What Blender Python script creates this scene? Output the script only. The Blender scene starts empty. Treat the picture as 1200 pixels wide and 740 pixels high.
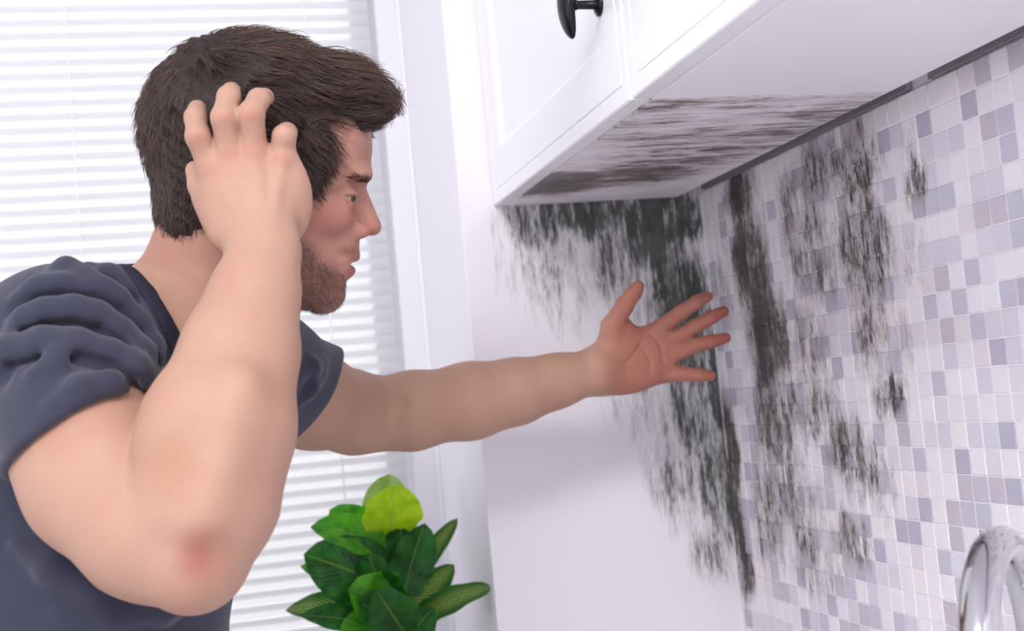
import bpy, bmesh, math, random
import numpy as np
from mathutils import Matrix, Vector

# ------------------------------------------------------------------ camera
F = 1500.0                                   # focal length in pixels of the 1200 x 740 frame
CAM = np.array([0.0, 0.0, 1.30])
_vy = np.array([240 - 600, 505 - 370, F]); _Y = _vy / np.linalg.norm(_vy)
_d = np.array([0.092, 1.0, -101.9 / F]); _d -= _Y * _d.dot(_Y); _d /= np.linalg.norm(_d)
_Z = -_d
_X = np.cross(_Y, _Z)
ROT = np.array([_X, _Y, _Z])                 # camera space (right, down, forward) -> room
sc = bpy.context.scene
COL = sc.collection
cam = bpy.data.objects.new('camera', bpy.data.cameras.new('camera'))
COL.objects.link(cam)
cam.data.sensor_width = 36.0
cam.data.lens = F / 1200 * 36
cam.data.clip_start = 0.05
right, down, fwd = ROT[:, 0], ROT[:, 1], ROT[:, 2]
M = Matrix.Identity(4)
for i in range(3):
    M[i][0], M[i][1], M[i][2], M[i][3] = right[i], -down[i], -fwd[i], CAM[i]
cam.matrix_world = M
cam.data.dof.use_dof = True
cam.data.dof.focus_distance = 1.2
cam.data.dof.aperture_fstop = 6.3
sc.camera = cam

# ------------------------------------------------------------------ light
sc.view_settings.view_transform = 'Standard'
sc.view_settings.look = 'None'
sc.view_settings.gamma = 1.0
sc.view_settings.use_curve_mapping = False
sc.view_settings.exposure = 0.64
world = bpy.data.worlds.new('world'); sc.world = world
world.use_nodes = True
bg = world.node_tree.nodes['Background']
bg.inputs[0].default_value = (0.93, 0.94, 1.0, 1)
bg.inputs[1].default_value = 0.95


def lamp(name, kind, energy, loc, target, size=None, size_y=None, color=(1, 1, 1), angle=None):
    l = bpy.data.lights.new(name, kind); l.energy = energy; l.color = color
    if size:
        l.size = size
        if size_y:
            l.shape = 'RECTANGLE'; l.size_y = size_y
    if angle is not None:
        l.angle = angle
    o = bpy.data.objects.new(name, l); COL.objects.link(o)
    o.location = loc
    o.rotation_euler = (Vector(target) - Vector(loc)).to_track_quat('-Z', 'Y').to_euler()
    return o


lamp('sun', 'SUN', 2.0, (-1.0, 6.0, 5.0), (-0.3, 1.0, 0.6), color=(1.0, 0.98, 0.95), angle=0.05)
lamp('overhead_soft_light', 'AREA', 36.0, (-0.35, -0.25, 2.52), (-0.15, 0.25, 1.2), 0.9, 0.9, (1.0, 0.98, 0.97))  # soft overhead light, added out of view to light the room
lamp('side_fill_light', 'AREA', 8.0, (-2.66, 0.25, 1.65), (0.0, 0.45, 1.45), 1.5, 1.3, (0.97, 0.98, 1.0))  # side fill added in the left wall's opening; no window is known there

# ------------------------------------------------------------------ helpers
RND = random.Random(7)
NR = np.random.RandomState(11)


def ray(px, py):
    return ROT @ np.array([(px - 600) / F, (py - 370) / F, 1.0])


def W(px, py, zc):
    return CAM + ray(px, py) * zc


def onX(px, py, X):
    r = ray(px, py); return CAM + r * (X / r[0])


def onY(px, py, Y):
    r = ray(px, py); return CAM + r * (Y / r[1])


def onZ(px, py, z):
    r = ray(px, py); return CAM + r * ((z - CAM[2]) / r[2])


def proj(P):
    c = (np.asarray(P) - CAM) @ ROT
    return 600 + F * c[..., 0] / c[..., 2], 370 + F * c[..., 1] / c[..., 2], c[..., 2]


def srgb(r, g, b):
    f = lambda v: v / 12.92 if v <= 0.04045 else ((v + 0.055) / 1.055) ** 2.4
    return (f(r / 255), f(g / 255), f(b / 255), 1.0)


def tag(o, label=None, cat=None, group=None, kind=None):
    if label: o['label'] = label
    if cat: o['category'] = cat
    if group: o['group'] = group
    if kind: o['kind'] = kind
    return o


def link(name, me, mat=None, parent=None, loc=None):
    o = bpy.data.objects.new(name, me); COL.objects.link(o)
    if mat is not None and me is not None and not me.materials:
        me.materials.append(mat)
    if parent is not None:
        o.parent = parent
    if loc is not None:
        o.location = loc
    return o


def empty(name, loc=(0, 0, 0)):
    return link(name, None, loc=loc)


def mesh(name, verts, faces, smooth=False):
    me = bpy.data.meshes.new(name)
    me.from_pydata([tuple(v) for v in verts], [], faces); me.update()
    if smooth:
        me.polygons.foreach_set('use_smooth', [True] * len(me.polygons))
    return me


def np_mesh(name, V, Q, smooth=True):
    """fast mesh from arrays; Q is (n, k)"""
    me = bpy.data.meshes.new(name)
    n, k = Q.shape
    me.vertices.add(len(V)); me.vertices.foreach_set('co', np.asarray(V, np.float32).ravel())
    me.loops.add(n * k); me.loops.foreach_set('vertex_index', np.asarray(Q, np.int32).ravel())
    me.polygons.add(n)
    me.polygons.foreach_set('loop_start', np.arange(0, n * k, k, dtype=np.int32))
    me.polygons.foreach_set('loop_total', np.full(n, k, np.int32))
    me.update(calc_edges=True); me.validate()
    if smooth:
        me.polygons.foreach_set('use_smooth', np.ones(len(me.polygons), bool))
    return me


def box_bm(bm, lo, hi):
    lo = [min(a, b) for a, b in zip(lo, hi)], [max(a, b) for a, b in zip(lo, hi)]
    (x0, y0, z0), (x1, y1, z1) = lo
    v = [bm.verts.new(c) for c in ((x0, y0, z0), (x1, y0, z0), (x1, y1, z0), (x0, y1, z0),
                                   (x0, y0, z1), (x1, y0, z1), (x1, y1, z1), (x0, y1, z1))]
    for f in ((0, 3, 2, 1), (4, 5, 6, 7), (0, 1, 5, 4), (1, 2, 6, 5), (2, 3, 7, 6), (3, 0, 4, 7)):
        bm.faces.new([v[i] for i in f])


def bm_mesh(name, bm, bevel=0.0, seg=2, smooth=False):
    if bevel:
        bmesh.ops.bevel(bm, geom=list(bm.edges), offset=bevel, segments=seg, affect='EDGES', profile=0.5)
    bmesh.ops.recalc_face_normals(bm, faces=list(bm.faces))
    me = bpy.data.meshes.new(name); bm.to_mesh(me); bm.free()
    if smooth:
        me.polygons.foreach_set('use_smooth', [True] * len(me.polygons))
    return me


def box(name, lo, hi, mat, parent=None, bevel=0.0):
    bm = bmesh.new(); box_bm(bm, lo, hi)
    return link(name, bm_mesh(name, bm, bevel), mat, parent)


def tube_mesh(name, pts, radii, sides=24, caps=True):
    pts = [np.array(p, float) for p in pts]
    V, Fc = [], []
    up = np.array([0.13, 0.31, 0.94])
    prev = None
    for i, p in enumerate(pts):
        t = pts[min(i + 1, len(pts) - 1)] - pts[max(i - 1, 0)]; t /= np.linalg.norm(t)
        if prev is None:
            a = np.cross(t, up)
            if np.linalg.norm(a) < 0.1: a = np.cross(t, (1, 0, 0))
        else:
            a = prev - t * prev.dot(t)
        a /= np.linalg.norm(a); prev = a; b = np.cross(t, a)
        for k in range(sides):
            w = 2 * math.pi * k / sides
            V.append(p + radii[i] * (math.cos(w) * a + math.sin(w) * b))
    for i in range(len(pts) - 1):
        for k in range(sides):
            Fc.append((i * sides + k, i * sides + (k + 1) % sides, (i + 1) * sides + (k + 1) % sides, (i + 1) * sides + k))
    if caps:
        Fc.append(tuple(range(sides))[::-1]); n = (len(pts) - 1) * sides
        Fc.append(tuple(range(n, n + sides)))
    return mesh(name, V, Fc, True)


def lathe_mesh(name, prof, axis='z', sides=32):
    V, Fc = [], []
    for r, h in prof:
        for k in range(sides):
            w = 2 * math.pi * k / sides
            V.append((r * math.cos(w), r * math.sin(w), h) if axis == 'z' else (h, r * math.cos(w), r * math.sin(w)))
    for i in range(len(prof) - 1):
        for k in range(sides):
            Fc.append((i * sides + k, i * sides + (k + 1) % sides, (i + 1) * sides + (k + 1) % sides, (i + 1) * sides + k))
    Fc.append(tuple(range(sides))[::-1]); n = (len(prof) - 1) * sides
    Fc.append(tuple(range(n, n + sides)))
    return mesh(name, V, Fc, True)


# ------------------------------------------------------------------ materials
class NT:
    def __init__(self, name):
        self.m = bpy.data.materials.new(name); self.m.use_nodes = True
        self.t = self.m.node_tree; self.b = self.t.nodes['Principled BSDF']

    def n(self, typ, **kw):
        x = self.t.nodes.new(typ)
        for k, v in kw.items(): setattr(x, k, v)
        return x

    def l(self, a, b): self.t.links.new(a, b)

    def val(self, sock, v):
        if hasattr(v, 'is_linked') or hasattr(v, 'links'): self.l(v, sock)
        else: sock.default_value = v

    def math(self, op, a, b=None, clamp=False):
        x = self.n('ShaderNodeMath', operation=op); x.use_clamp = clamp
        self.val(x.inputs[0], a)
        if b is not None: self.val(x.inputs[1], b)
        return x.outputs[0]

    def vmath(self, op, a, b=None):
        x = self.n('ShaderNodeVectorMath', operation=op)
        self.val(x.inputs[0], a)
        if b is not None: self.val(x.inputs[1], b)
        return x.outputs['Value'] if op == 'LENGTH' else x.outputs['Vector']

    def noise(self, vec, scale, detail=3, rough=0.5):
        x = self.n('ShaderNodeTexNoise'); x.inputs['Scale'].default_value = scale
        x.inputs['Detail'].default_value = detail; x.inputs['Roughness'].default_value = rough
        if vec is not None: self.l(vec, x.inputs['Vector'])
        return x.outputs['Fac']

    def ramp(self, v, a, b, lo=0.0, hi=1.0, smooth=True):
        x = self.n('ShaderNodeMapRange'); x.interpolation_type = 'SMOOTHSTEP' if smooth else 'LINEAR'
        self.l(v, x.inputs[0])
        for i, q in enumerate((a, b, lo, hi)): x.inputs[1 + i].default_value = q
        return x.outputs[0]

    def mix(self, f, a, b):
        x = self.n('ShaderNodeMix', data_type='RGBA')
        self.val(x.inputs[0], f); self.val(x.inputs[6], a); self.val(x.inputs[7], b)
        return x.outputs[2]

    def pos(self): return self.n('ShaderNodeNewGeometry').outputs['Position']

    def bump(self, h, dist, strength=1.0):
        x = self.n('ShaderNodeBump'); x.inputs['Distance'].default_value = dist
        x.inputs['Strength'].default_value = strength
        self.l(h, x.inputs['Height']); self.l(x.outputs[0], self.b.inputs['Normal'])


def plain(name, col, rough=0.5, metal=0.0, grain=0.0, gscale=200.0, spec=0.5):
    t = NT(name)
    t.b.inputs['Base Color'].default_value = col
    t.b.inputs['Roughness'].default_value = rough
    t.b.inputs['Metallic'].default_value = metal
    t.b.inputs['Specular IOR Level'].default_value = spec
    if grain:
        t.bump(t.noise(t.pos(), gscale, 3), grain)
    return t.m


def mould(t, base, blobs, to_world, stretch, seed, dark, haze, fine=1.0):
    """blobs: (px, py, rx, ry, strength) seen on the surface; to_world(px, py) puts them there."""
    p = t.pos()
    wn = t.n('ShaderNodeTexNoise'); wn.inputs['Scale'].default_value = 34.0; wn.inputs['Detail'].default_value = 4
    t.l(t.vmath('MULTIPLY', p, tuple(0.35 + 0.65 * np.array(stretch) / max(stretch))), wn.inputs['Vector'])
    pw = t.vmath('ADD', p, t.vmath('MULTIPLY', t.vmath('SUBTRACT', wn.outputs['Color'], (0.5, 0.5, 0.5)), (0.05, 0.05, 0.07)))
    total = None
    for (px, py, rx, ry, s) in blobs:
        c = to_world(px, py)
        a = to_world(px + rx, py) - to_world(px - rx, py)
        b = to_world(px, py + ry) - to_world(px, py - ry)
        e = np.maximum(np.abs(a), np.abs(b)) / 2
        e = np.where(e < 0.004, 10.0, e)
        # shear-free ellipse in the surface's own axes
        q = t.vmath('MULTIPLY', t.vmath('SUBTRACT', pw, tuple(c)), tuple(1.0 / e))
        w = t.ramp(t.vmath('LENGTH', q), 0.3, 1.15, s, 0.0)
        total = w if total is None else t.math('MAXIMUM', total, w)
    off = t.vmath('ADD', t.vmath('MULTIPLY', p, stretch), (seed, seed * 1.7, seed * 0.6))
    warp = t.n('ShaderNodeTexNoise'); warp.inputs['Scale'].default_value = 0.9; warp.inputs['Detail'].default_value = 3
    t.l(off, warp.inputs['Vector'])
    wv = t.vmath('ADD', off, t.vmath('MULTIPLY', warp.outputs['Color'], (0.7, 0.7, 0.7)))
    n1 = t.noise(wv, 1.0, 7, 0.66)
    n2 = t.noise(wv, 3.4 * fine, 4, 0.6)
    nn = t.math('ADD', t.math('MULTIPLY', n1, 0.55), t.math('MULTIPLY', n2, 0.45))
    n3 = t.noise(t.vmath('MULTIPLY', wv, (0.4, 0.4, 0.4)), 1.0, 3, 0.5)
    nn = t.math('ADD', t.math('MULTIPLY', nn, 0.72), t.math('MULTIPLY', n3, 0.28))
    nn = t.math('ADD', t.math('MULTIPLY', nn, 2.9), -0.95)
    level = t.math('ADD', nn, t.math('MULTIPLY', t.math('SUBTRACT', total, 0.50), 0.84))
    core = t.ramp(level, 0.52, 0.88)
    soft = t.ramp(level, 0.15, 0.75, 0.0, 0.6)
    gate = t.ramp(total, 0.02, 0.22)
    core = t.math('MULTIPLY', core, gate); soft = t.math('MULTIPLY', soft, gate)
    tone = t.mix(t.ramp(t.noise(p, 23.0, 2), 0.38, 0.62), dark[0], dark[1])
    c1 = t.mix(soft, base, haze)
    c2 = t.mix(t.math('MULTIPLY', core, 0.93), c1, tone)
    t.l(c2, t.b.inputs['Base Color'])
    return core


# room dimensions
XT, YP = 0.6963, 1.658            # tiled wall plane, face of the wall end
XP, YW = 0.3515, 1.985            # left face of the wall end, inner face of the window wall
ZB = CAM[2] + 0.263               # underside of the wall cabinets
XF = 0.397                        # front of the cabinet doors
YJ = 1.085                        # joint between the two cabinets
ZC = 0.90                         # worktop
CEIL = 2.55

white_wall = plain('wall_paint', srgb(236, 234, 240), 0.6, grain=0.0004, gscale=160)
ceil_mat = plain('ceiling_paint', srgb(240, 240, 242), 0.7, grain=0.0004)
floor_mat = plain('floor_vinyl', srgb(226, 224, 228), 0.45, grain=0.0003)
frame_mat = plain('window_frame_paint', srgb(226, 226, 232), 0.35)
cab_mat = plain('cabinet_lacquer', srgb(246, 245, 250), 0.28)
cab_in = plain('cabinet_carcass', srgb(246, 241, 248), 0.4)
gap_mat = plain('cabinet_back_board', srgb(150, 140, 148), 0.6)  # grey chosen to make the gap behind the cabinet underside dark
black_metal = plain('black_metal', srgb(30, 31, 38), 0.3, 0.6)
counter_mat = plain('worktop_stone', srgb(232, 231, 234), 0.3, grain=0.0002)
chrome = plain('chrome', (0.62, 0.62, 0.64, 1), 0.09, 1.0)

t = NT('mouldy_wall_paint')
core = mould(t, srgb(243, 239, 246), [
    (770, 260, 85, 75, 0.98), (795, 350, 55, 110, 0.92), (690, 250, 80, 45, 0.92), (625, 262, 50, 55, 0.78),
    (640, 310, 55, 80, 0.50), (720, 310, 45, 80, 0.68), (600, 300, 26, 80, 0.42), (815, 470, 55, 120, 0.78),
    (845, 570, 40, 110, 0.78), (790, 540, 45, 110, 0.56), (835, 650, 36, 50, 0.58), (745, 430, 40, 110, 0.46),
    (660, 350, 60, 60, 0.34), (848, 430, 12, 260, 0.95), (760, 480, 60, 60, 0.44)],
    lambda x, y: onY(x, y, YP), (130.0, 40.0, 19.0), 3.1,
    (srgb(76, 82, 78), srgb(42, 48, 44)), srgb(150, 150, 146))
t.b.inputs['Roughness'].default_value = 0.6
t.bump(core, 0.0006)
mould_wall = t.m

t = NT('mouldy_cabinet_underside')
core = mould(t, srgb(242, 236, 243), [
    (650, 216, 95, 20, 1.05), (745, 205, 110, 22, 0.85), (640, 190, 60, 25, 0.40), (800, 170, 130, 40, 0.60),
    (880, 165, 90, 35, 0.70), (770, 122, 130, 20, 0.62), (900, 120, 110, 25, 0.58), (960, 140, 90, 40, 0.66),
    (830, 190, 60, 25, 0.66), (1010, 112, 60, 18, 0.45), (700, 150, 70, 40, 0.48), (760, 150, 80, 30, 0.5)],
    lambda x, y: onZ(x, y, ZB), (17.0, 95.0, 40.0), 8.3,
    (srgb(96, 84, 82), srgb(58, 52, 52)), srgb(168, 156, 152))
t.b.inputs['Roughness'].default_value = 0.45
mould_under = t.m


def tile_material(name, grout):
    t = NT(name)
    if grout:
        base = srgb(247, 245, 250)
    else:
        a = t.n('ShaderNodeVertexColor'); a.layer_name = 'tint'
        base = t.mix(t.ramp(t.noise(t.pos(), 70.0, 2), 0.3, 0.7, 0.0, 0.12), a.outputs['Color'], srgb(232, 222, 230))
    core = mould(t, base, [
        (868, 225, 26, 60, 1.0), (880, 310, 30, 110, 1.0), (898, 400, 34, 120, 0.92), (905, 490, 36, 90, 0.82),
        (925, 560, 36, 80, 0.66), (845, 330, 16, 120, 0.35), (960, 200, 60, 60, 0.72), (1000, 200, 40, 70, 0.78),
        (1010, 300, 44, 110, 0.74), (950, 300, 40, 100, 0.64), (945, 400, 36, 70, 0.58), (1020, 400, 30, 70, 0.66),
        (1042, 465, 24, 45, 0.86), (950, 480, 46, 60, 0.66), (985, 525, 32, 65, 0.84), (1005, 540, 26, 70, 0.72),
        (998, 635, 30, 45, 0.80), (945, 600, 36, 90, 0.64), (900, 600, 30, 90, 0.58), (1072, 210, 16, 70, 0.76),
        (1030, 560, 24, 60, 0.56), (1075, 300, 20, 60, 0.42), (862, 610, 16, 110, 0.95), (857, 520, 12, 90, 1.0),
        (872, 660, 14, 50, 0.8), (930, 240, 34, 70, 0.6), (1060, 400, 18, 60, 0.4), (960, 660, 60, 50, 0.42)],
        lambda x, y: onX(x, y, XT - 0.003), (40.0, 80.0, 20.0), 5.7,
        (srgb(94, 86, 80), srgb(52, 47, 44)), srgb(158, 150, 148), 1.2)
    r = t.ramp(core, 0.0, 1.0, 0.6 if grout else 0.22, 0.75)
    t.l(r, t.b.inputs['Roughness'])
    return t.m


tile_mat = tile_material('mosaic_tile', False)
grout_mat = tile_material('grout', True)

# ------------------------------------------------------------------ structure
X0, Y0 = -2.6, -2.4
tag(box('floor', (X0, Y0, -0.05), (XT + 0.1, YW + 0.2, 0), floor_mat), kind='structure')
tag(box('ceiling', (X0, Y0, CEIL), (XT + 0.1, YW + 0.2, CEIL + 0.08), ceil_mat), kind='structure')
bm = bmesh.new()
box_bm(bm, (X0 - 0.1, Y0, 0), (X0, -0.5, CEIL)); box_bm(bm, (X0 - 0.1, 1.0, 0), (X0, YW + 0.2, CEIL))
box_bm(bm, (X0 - 0.1, -0.5, 0), (X0, 1.0, 1.0)); box_bm(bm, (X0 - 0.1, -0.5, 2.3), (X0, 1.0, CEIL))  # opening added to let the side fill through
tag(link('wall_left', bm_mesh('wall_left', bm), white_wall), kind='structure')
tag(box('wall_end', (XP, YP, 0), (XT + 0.1, YW, CEIL), mould_wall, bevel=0.0015), kind='structure')
# window wall with opening
WX0, WX1, WZ0, WZ1 = -1.35, 0.312, 0.90, 2.22
bm = bmesh.new()
box_bm(bm, (X0, YW, 0), (WX0, YW + 0.16, CEIL))
box_bm(bm, (WX1, YW, 0), (XT + 0.1, YW + 0.16, CEIL))
box_bm(bm, (WX0, YW, 0), (WX1, YW + 0.16, WZ0))
box_bm(bm, (WX0, YW, WZ1), (WX1, YW + 0.16, CEIL))
tag(link('wall_back', bm_mesh('wall_back', bm), white_wall), kind='structure')
box('corner_bead', (XP - 0.006, YW - 0.006, 0.0), (XP - 0.0002, YW - 0.0002, CEIL), cab_mat,
    bpy.data.objects['wall_back'], 0.0012)
# window
tw = NT('window_glass')
tr = tw.n('ShaderNodeBsdfTransparent'); gl = tw.n('ShaderNodeBsdfGlossy'); gl.inputs['Roughness'].default_value = 0.02
mx = tw.n('ShaderNodeMixShader'); fr = tw.n('ShaderNodeFresnel'); fr.inputs[0].default_value = 1.45
tw.l(fr.outputs[0], mx.inputs[0]); tw.l(tr.outputs[0], mx.inputs[1]); tw.l(gl.outputs[0], mx.inputs[2])
tw.l(mx.outputs[0], tw.t.nodes['Material Output'].inputs[0])
win = tag(empty('window_1', ((WX0 + WX1) / 2, YW + 0.11, WZ0)), kind='structure')


def under(root, o):
    """parent o while keeping its room position"""
    o.parent = root
    o.matrix_parent_inverse = Matrix.Translation(-Vector(root.location))
    return o


fw = 0.05
mid = (WX0 + WX1) / 2
for a, b in (((WX0, WZ0), (WX0 + fw, WZ1)), ((WX1 - fw, WZ0), (WX1, WZ1)), ((WX0 + fw, WZ0), (WX1 - fw, WZ0 + fw)),
             ((WX0 + fw, WZ1 - fw), (WX1 - fw, WZ1)), ((mid - 0.03, WZ0 + fw), (mid + 0.03, WZ1 - fw))):
    under(win, box('window_frame', (a[0], YW + 0.085, a[1]), (b[0], YW + 0.14, b[1]), frame_mat, bevel=0.003))
for a, b in ((WX0 + fw, mid - 0.03), (mid + 0.03, WX1 - fw)):
    under(win, box('pane', (a, YW + 0.108, WZ0 + fw), (b, YW + 0.112, WZ1 - fw), tw.m))
under(win, box('window_sill', (WX0 - 0.03, YW - 0.035, WZ0 - 0.025), (WX1 + 0.03, YW + 0.085, WZ0 + 0.001), frame_mat, bevel=0.004))

# venetian blind
ts = NT('blind_slat')
ts.b.inputs['Base Color'].default_value = (0.80, 0.80, 0.82, 1); ts.b.inputs['Roughness'].default_value = 0.4
tl = ts.n('ShaderNodeBsdfTranslucent'); tl.inputs[0].default_value = (0.84, 0.84, 0.85, 1)
mx = ts.n('ShaderNodeMixShader'); mx.inputs[0].default_value = 0.45
ts.l(ts.b.outputs[0], mx.inputs[1]); ts.l(tl.outputs[0], mx.inputs[2])
ts.l(mx.outputs[0], ts.t.nodes['Material Output'].inputs[0])
cord_mat = plain('blind_cord', srgb(250, 250, 250), 0.7)
BX0, BX1, BY = WX0 + 0.008, WX1 - 0.006, YW + 0.022
blind = tag(empty('venetian_blind', ((BX0 + BX1) / 2, BY, WZ0 + 0.004)),
            'white horizontal slat venetian blind closed over the window', 'blind')
under(blind, box('head_rail', (BX0, BY - 0.014, WZ1 - 0.03), (BX1, BY + 0.014, WZ1 - 0.001), cab_mat, bevel=0.002))
under(blind, box('bottom_rail', (BX0, BY - 0.012, WZ0 + 0.006), (BX1, BY + 0.012, WZ0 + 0.02), cab_mat, bevel=0.003))
PITCH = 0.0207
# curved closed slat: cross-section arc, tilted almost vertical
V, Fc = [], []
tilt, wid, sag = math.radians(58), 0.0255, 0.0028
prof = []
for i in range(7):
    u = i / 6 - 0.5
    a, b = u * wid, sag * (1 - 4 * u * u)
    # top edge towards the room
    prof.append((-(a * math.cos(tilt)) - b * math.sin(tilt), a * math.sin(tilt) - b * math.cos(tilt)))
for x in (BX0 + 0.003, BX1 - 0.003):
    for (y, z) in prof: V.append((x, y, z))
for i in range(6): Fc.append((i, i + 1, i + 8, i + 7))
slat_me = mesh('slat', V, Fc, True); slat_me.materials.append(ts.m)
zref = onY(0, 5, BY)[2]
k = 0
z = zref - PITCH * math.floor((zref - WZ0 - 0.034) / PITCH)
while z < WZ1 - 0.04:
    o = link('slat', slat_me)
    o.location = (0, BY, z + 0.004)
    under(blind, o); z += PITCH
for px in (90,):
    cx = onY(px, 200, BY)[0]
    for X in (cx - 0.95, cx - 0.475, cx, cx + 0.36):
        if BX0 < X < BX1:
            under(blind, link('ladder_cord', tube_mesh('ladder_cord', [(X, BY - 0.0135, WZ0 + 0.02), (X, BY - 0.0135, WZ1 - 0.03)], [0.0011] * 2, 6), cord_mat))

# tiled wall: backing with its tiles as children
wallr = tag(box('wall_right', (XT, Y0, 0), (XT + 0.1, YP, CEIL), white_wall), kind='structure')
g = box('grout', (XT - 0.0028, -0.4, ZC + 0.002), (XT, YP - 0.0002, ZB - 0.0005), grout_mat, wallr)
zA = CAM[2] + 0.1926; yA = 1.0498; TP, TW = 0.025, 0.0238
tints = [srgb(*c) for c in ((245, 242, 248), (241, 236, 244), (246, 240, 244), (231, 226, 236), (223, 219, 231),
                            (235, 227, 234), (204, 201, 217), (190, 186, 204), (206, 196, 208))]


def tile_arrays(cy, cz, tint_i, tw=TW):
    h = tw / 2; b = 0.0008; x0, x1 = XT - 0.0026, XT - 0.0038
    ring = []
    for (s, x) in ((h, x0), (h, x1 + 0.0009), (h - b, x1)):
        ring += [(x, cy - s, cz - s), (x, cy + s, cz - s), (x, cy + s, cz + s), (x, cy - s, cz + s)]
    fs = []
    for r in (0, 4):
        for i in range(4):
            j = (i + 1) % 4
            fs.append((r + i, r + j, r + 4 + j, r + 4 + i))
    fs.append((8, 9, 10, 11))
    return ring, fs


tile_me = []
for i, c in enumerate(tints):
    v, f = tile_arrays(0, 0, i)
    v = [(x - XT, y, z) for x, y, z in v]
    me = mesh('tile', v, f)
    a = me.color_attributes.new('tint', 'FLOAT_COLOR', 'POINT')
    a.data.foreach_set('color', list(c) * len(v))
    me.materials.append(tile_mat); tile_me.append(me)
# tints read off the photograph where a tile stands out: (px, py, tint)
special = [(1087, 145, 7), (1138, 122, 7), (1155, 85, 8), (1194, 66, 8), (1161, 148, 8), (1186, 172, 6), (1113, 229, 6),
           (1040, 166, 7), (1193, 242, 6), (1170, 210, 4), (1093, 205, 4), (1179, 278, 4), (1103, 297, 4), (1122, 293, 4),
           (1144, 320, 6), (1187, 345, 6), (1045, 335, 6), (1095, 360, 6), (1129, 355, 6), (1152, 383, 6), (1172, 380, 4),
           (1120, 418, 4), (1055, 424, 6), (1066, 394, 4), (1195, 413, 4), (1144, 451, 6), (1091, 452, 6), (1162, 452, 4),
           (1170, 512, 7), (1099, 509, 4), (1135, 540, 7), (1083, 538, 6), (1065, 510, 8), (1179, 576, 7), (1121, 568, 8),
           (1076, 598, 7), (1110, 601, 8), (1126, 601, 6), (1063, 624, 7), (1159, 572, 8)]
cells = {}
for j in range(-60, 30):
    cy = yA + (j + 0.5) * TP
    if cy - TW / 2 < -0.38 or cy + TW / 2 > YP: continue
    for i in range(-40, 12):
        cz = zA + (i + 0.5) * TP
        if cz - TW / 2 < ZC + 0.004 or cz - TW / 2 > ZB - 0.004: continue
        r = RND.random()
        q = 0.16 if cy < 1.25 else 0.24
        if cz < CAM[2] - 0.1: q += 0.06
        ti = RND.choice((6, 6, 7, 8)) if r < q * 0.75 else RND.choice((3, 4, 5)) if r < q + 0.27 else RND.choice((0, 0, 1, 2))
        cells[(i, j)] = [cy, cz, ti]
for px, py, ti in special:
    w = onX(px, py, XT - 0.0048)
    k = (math.floor((w[2] - zA) / TP), math.floor((w[1] - yA) / TP))
    if k in cells: cells[k][2] = ti
rank = []
for k, (cy, cz, ti) in cells.items():
    px, py, zc = proj(np.array([XT, cy, cz]))
    vis = zc > 0.2 and -5 < px < 1205 and 0 < py < 745 and cz < ZB
    rank.append(((0 if vis else 1), zc, k))
rank.sort()
single = set(k for _, _, k in rank[:300])
V, Fc, C = [], [], []
for k, (cy, cz, ti) in cells.items():
    if k in single:
        link('tile', tile_me[ti], parent=wallr, loc=(XT + RND.uniform(-0.0002, 0.0002), cy, cz))
    else:
        v, f = tile_arrays(cy, cz, ti); n = len(V)
        V += v; Fc += [tuple(n + q for q in x) for x in f]; C += list(tints[ti]) * len(v)
me = mesh('tile_field', V, Fc)
me.color_attributes.new('tint', 'FLOAT_COLOR', 'POINT').data.foreach_set('color', C)
tag(link('tile_field', me, tile_mat, wallr), kind='stuff')

# ------------------------------------------------------------------ base units and worktop under the tiled wall
XC = XT - 0.60
for i, (a, b) in enumerate(((YP - 0.60, YP), (YP - 1.20, YP - 0.602), (YP - 1.80, YP - 1.202))):
    u = empty('base_cabinet', ((XC + XT) / 2, (a + b) / 2, 0))
    tag(u, ('white base cabinet under the worktop next to the mouldy wall end',
            'white base cabinet under the worktop below the tap',
            'white base cabinet at the open end of the worktop')[i], 'cabinet', 'base cabinets along the tiled wall')
    under(u, box('body', (XC + 0.04, a, 0.10), (XT - 0.001, b, ZC - 0.041), cab_in))
    under(u, box('plinth', (XC + 0.09, a, 0.0), (XC + 0.11, b, 0.10), cab_in))
    d = under(u, box('door', (XC + 0.02, a + 0.002, 0.105), (XC + 0.039, b - 0.002, ZC - 0.045), cab_mat, bevel=0.002))
    kn = link('knob', lathe_mesh('knob', [(0.006, 0.0), (0.005, -0.015), (0.014, -0.02), (0.012, -0.028)], 'x', 20), black_metal, d,
              (XC + 0.02, b - 0.06, ZC - 0.12))
tag(box('worktop', (XC, YP - 1.80, ZC - 0.04), (XT - 0.001, YP - 0.0005, ZC), counter_mat, bevel=0.003),
    'pale grey stone worktop running below the mosaic tiles', 'worktop')

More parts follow.
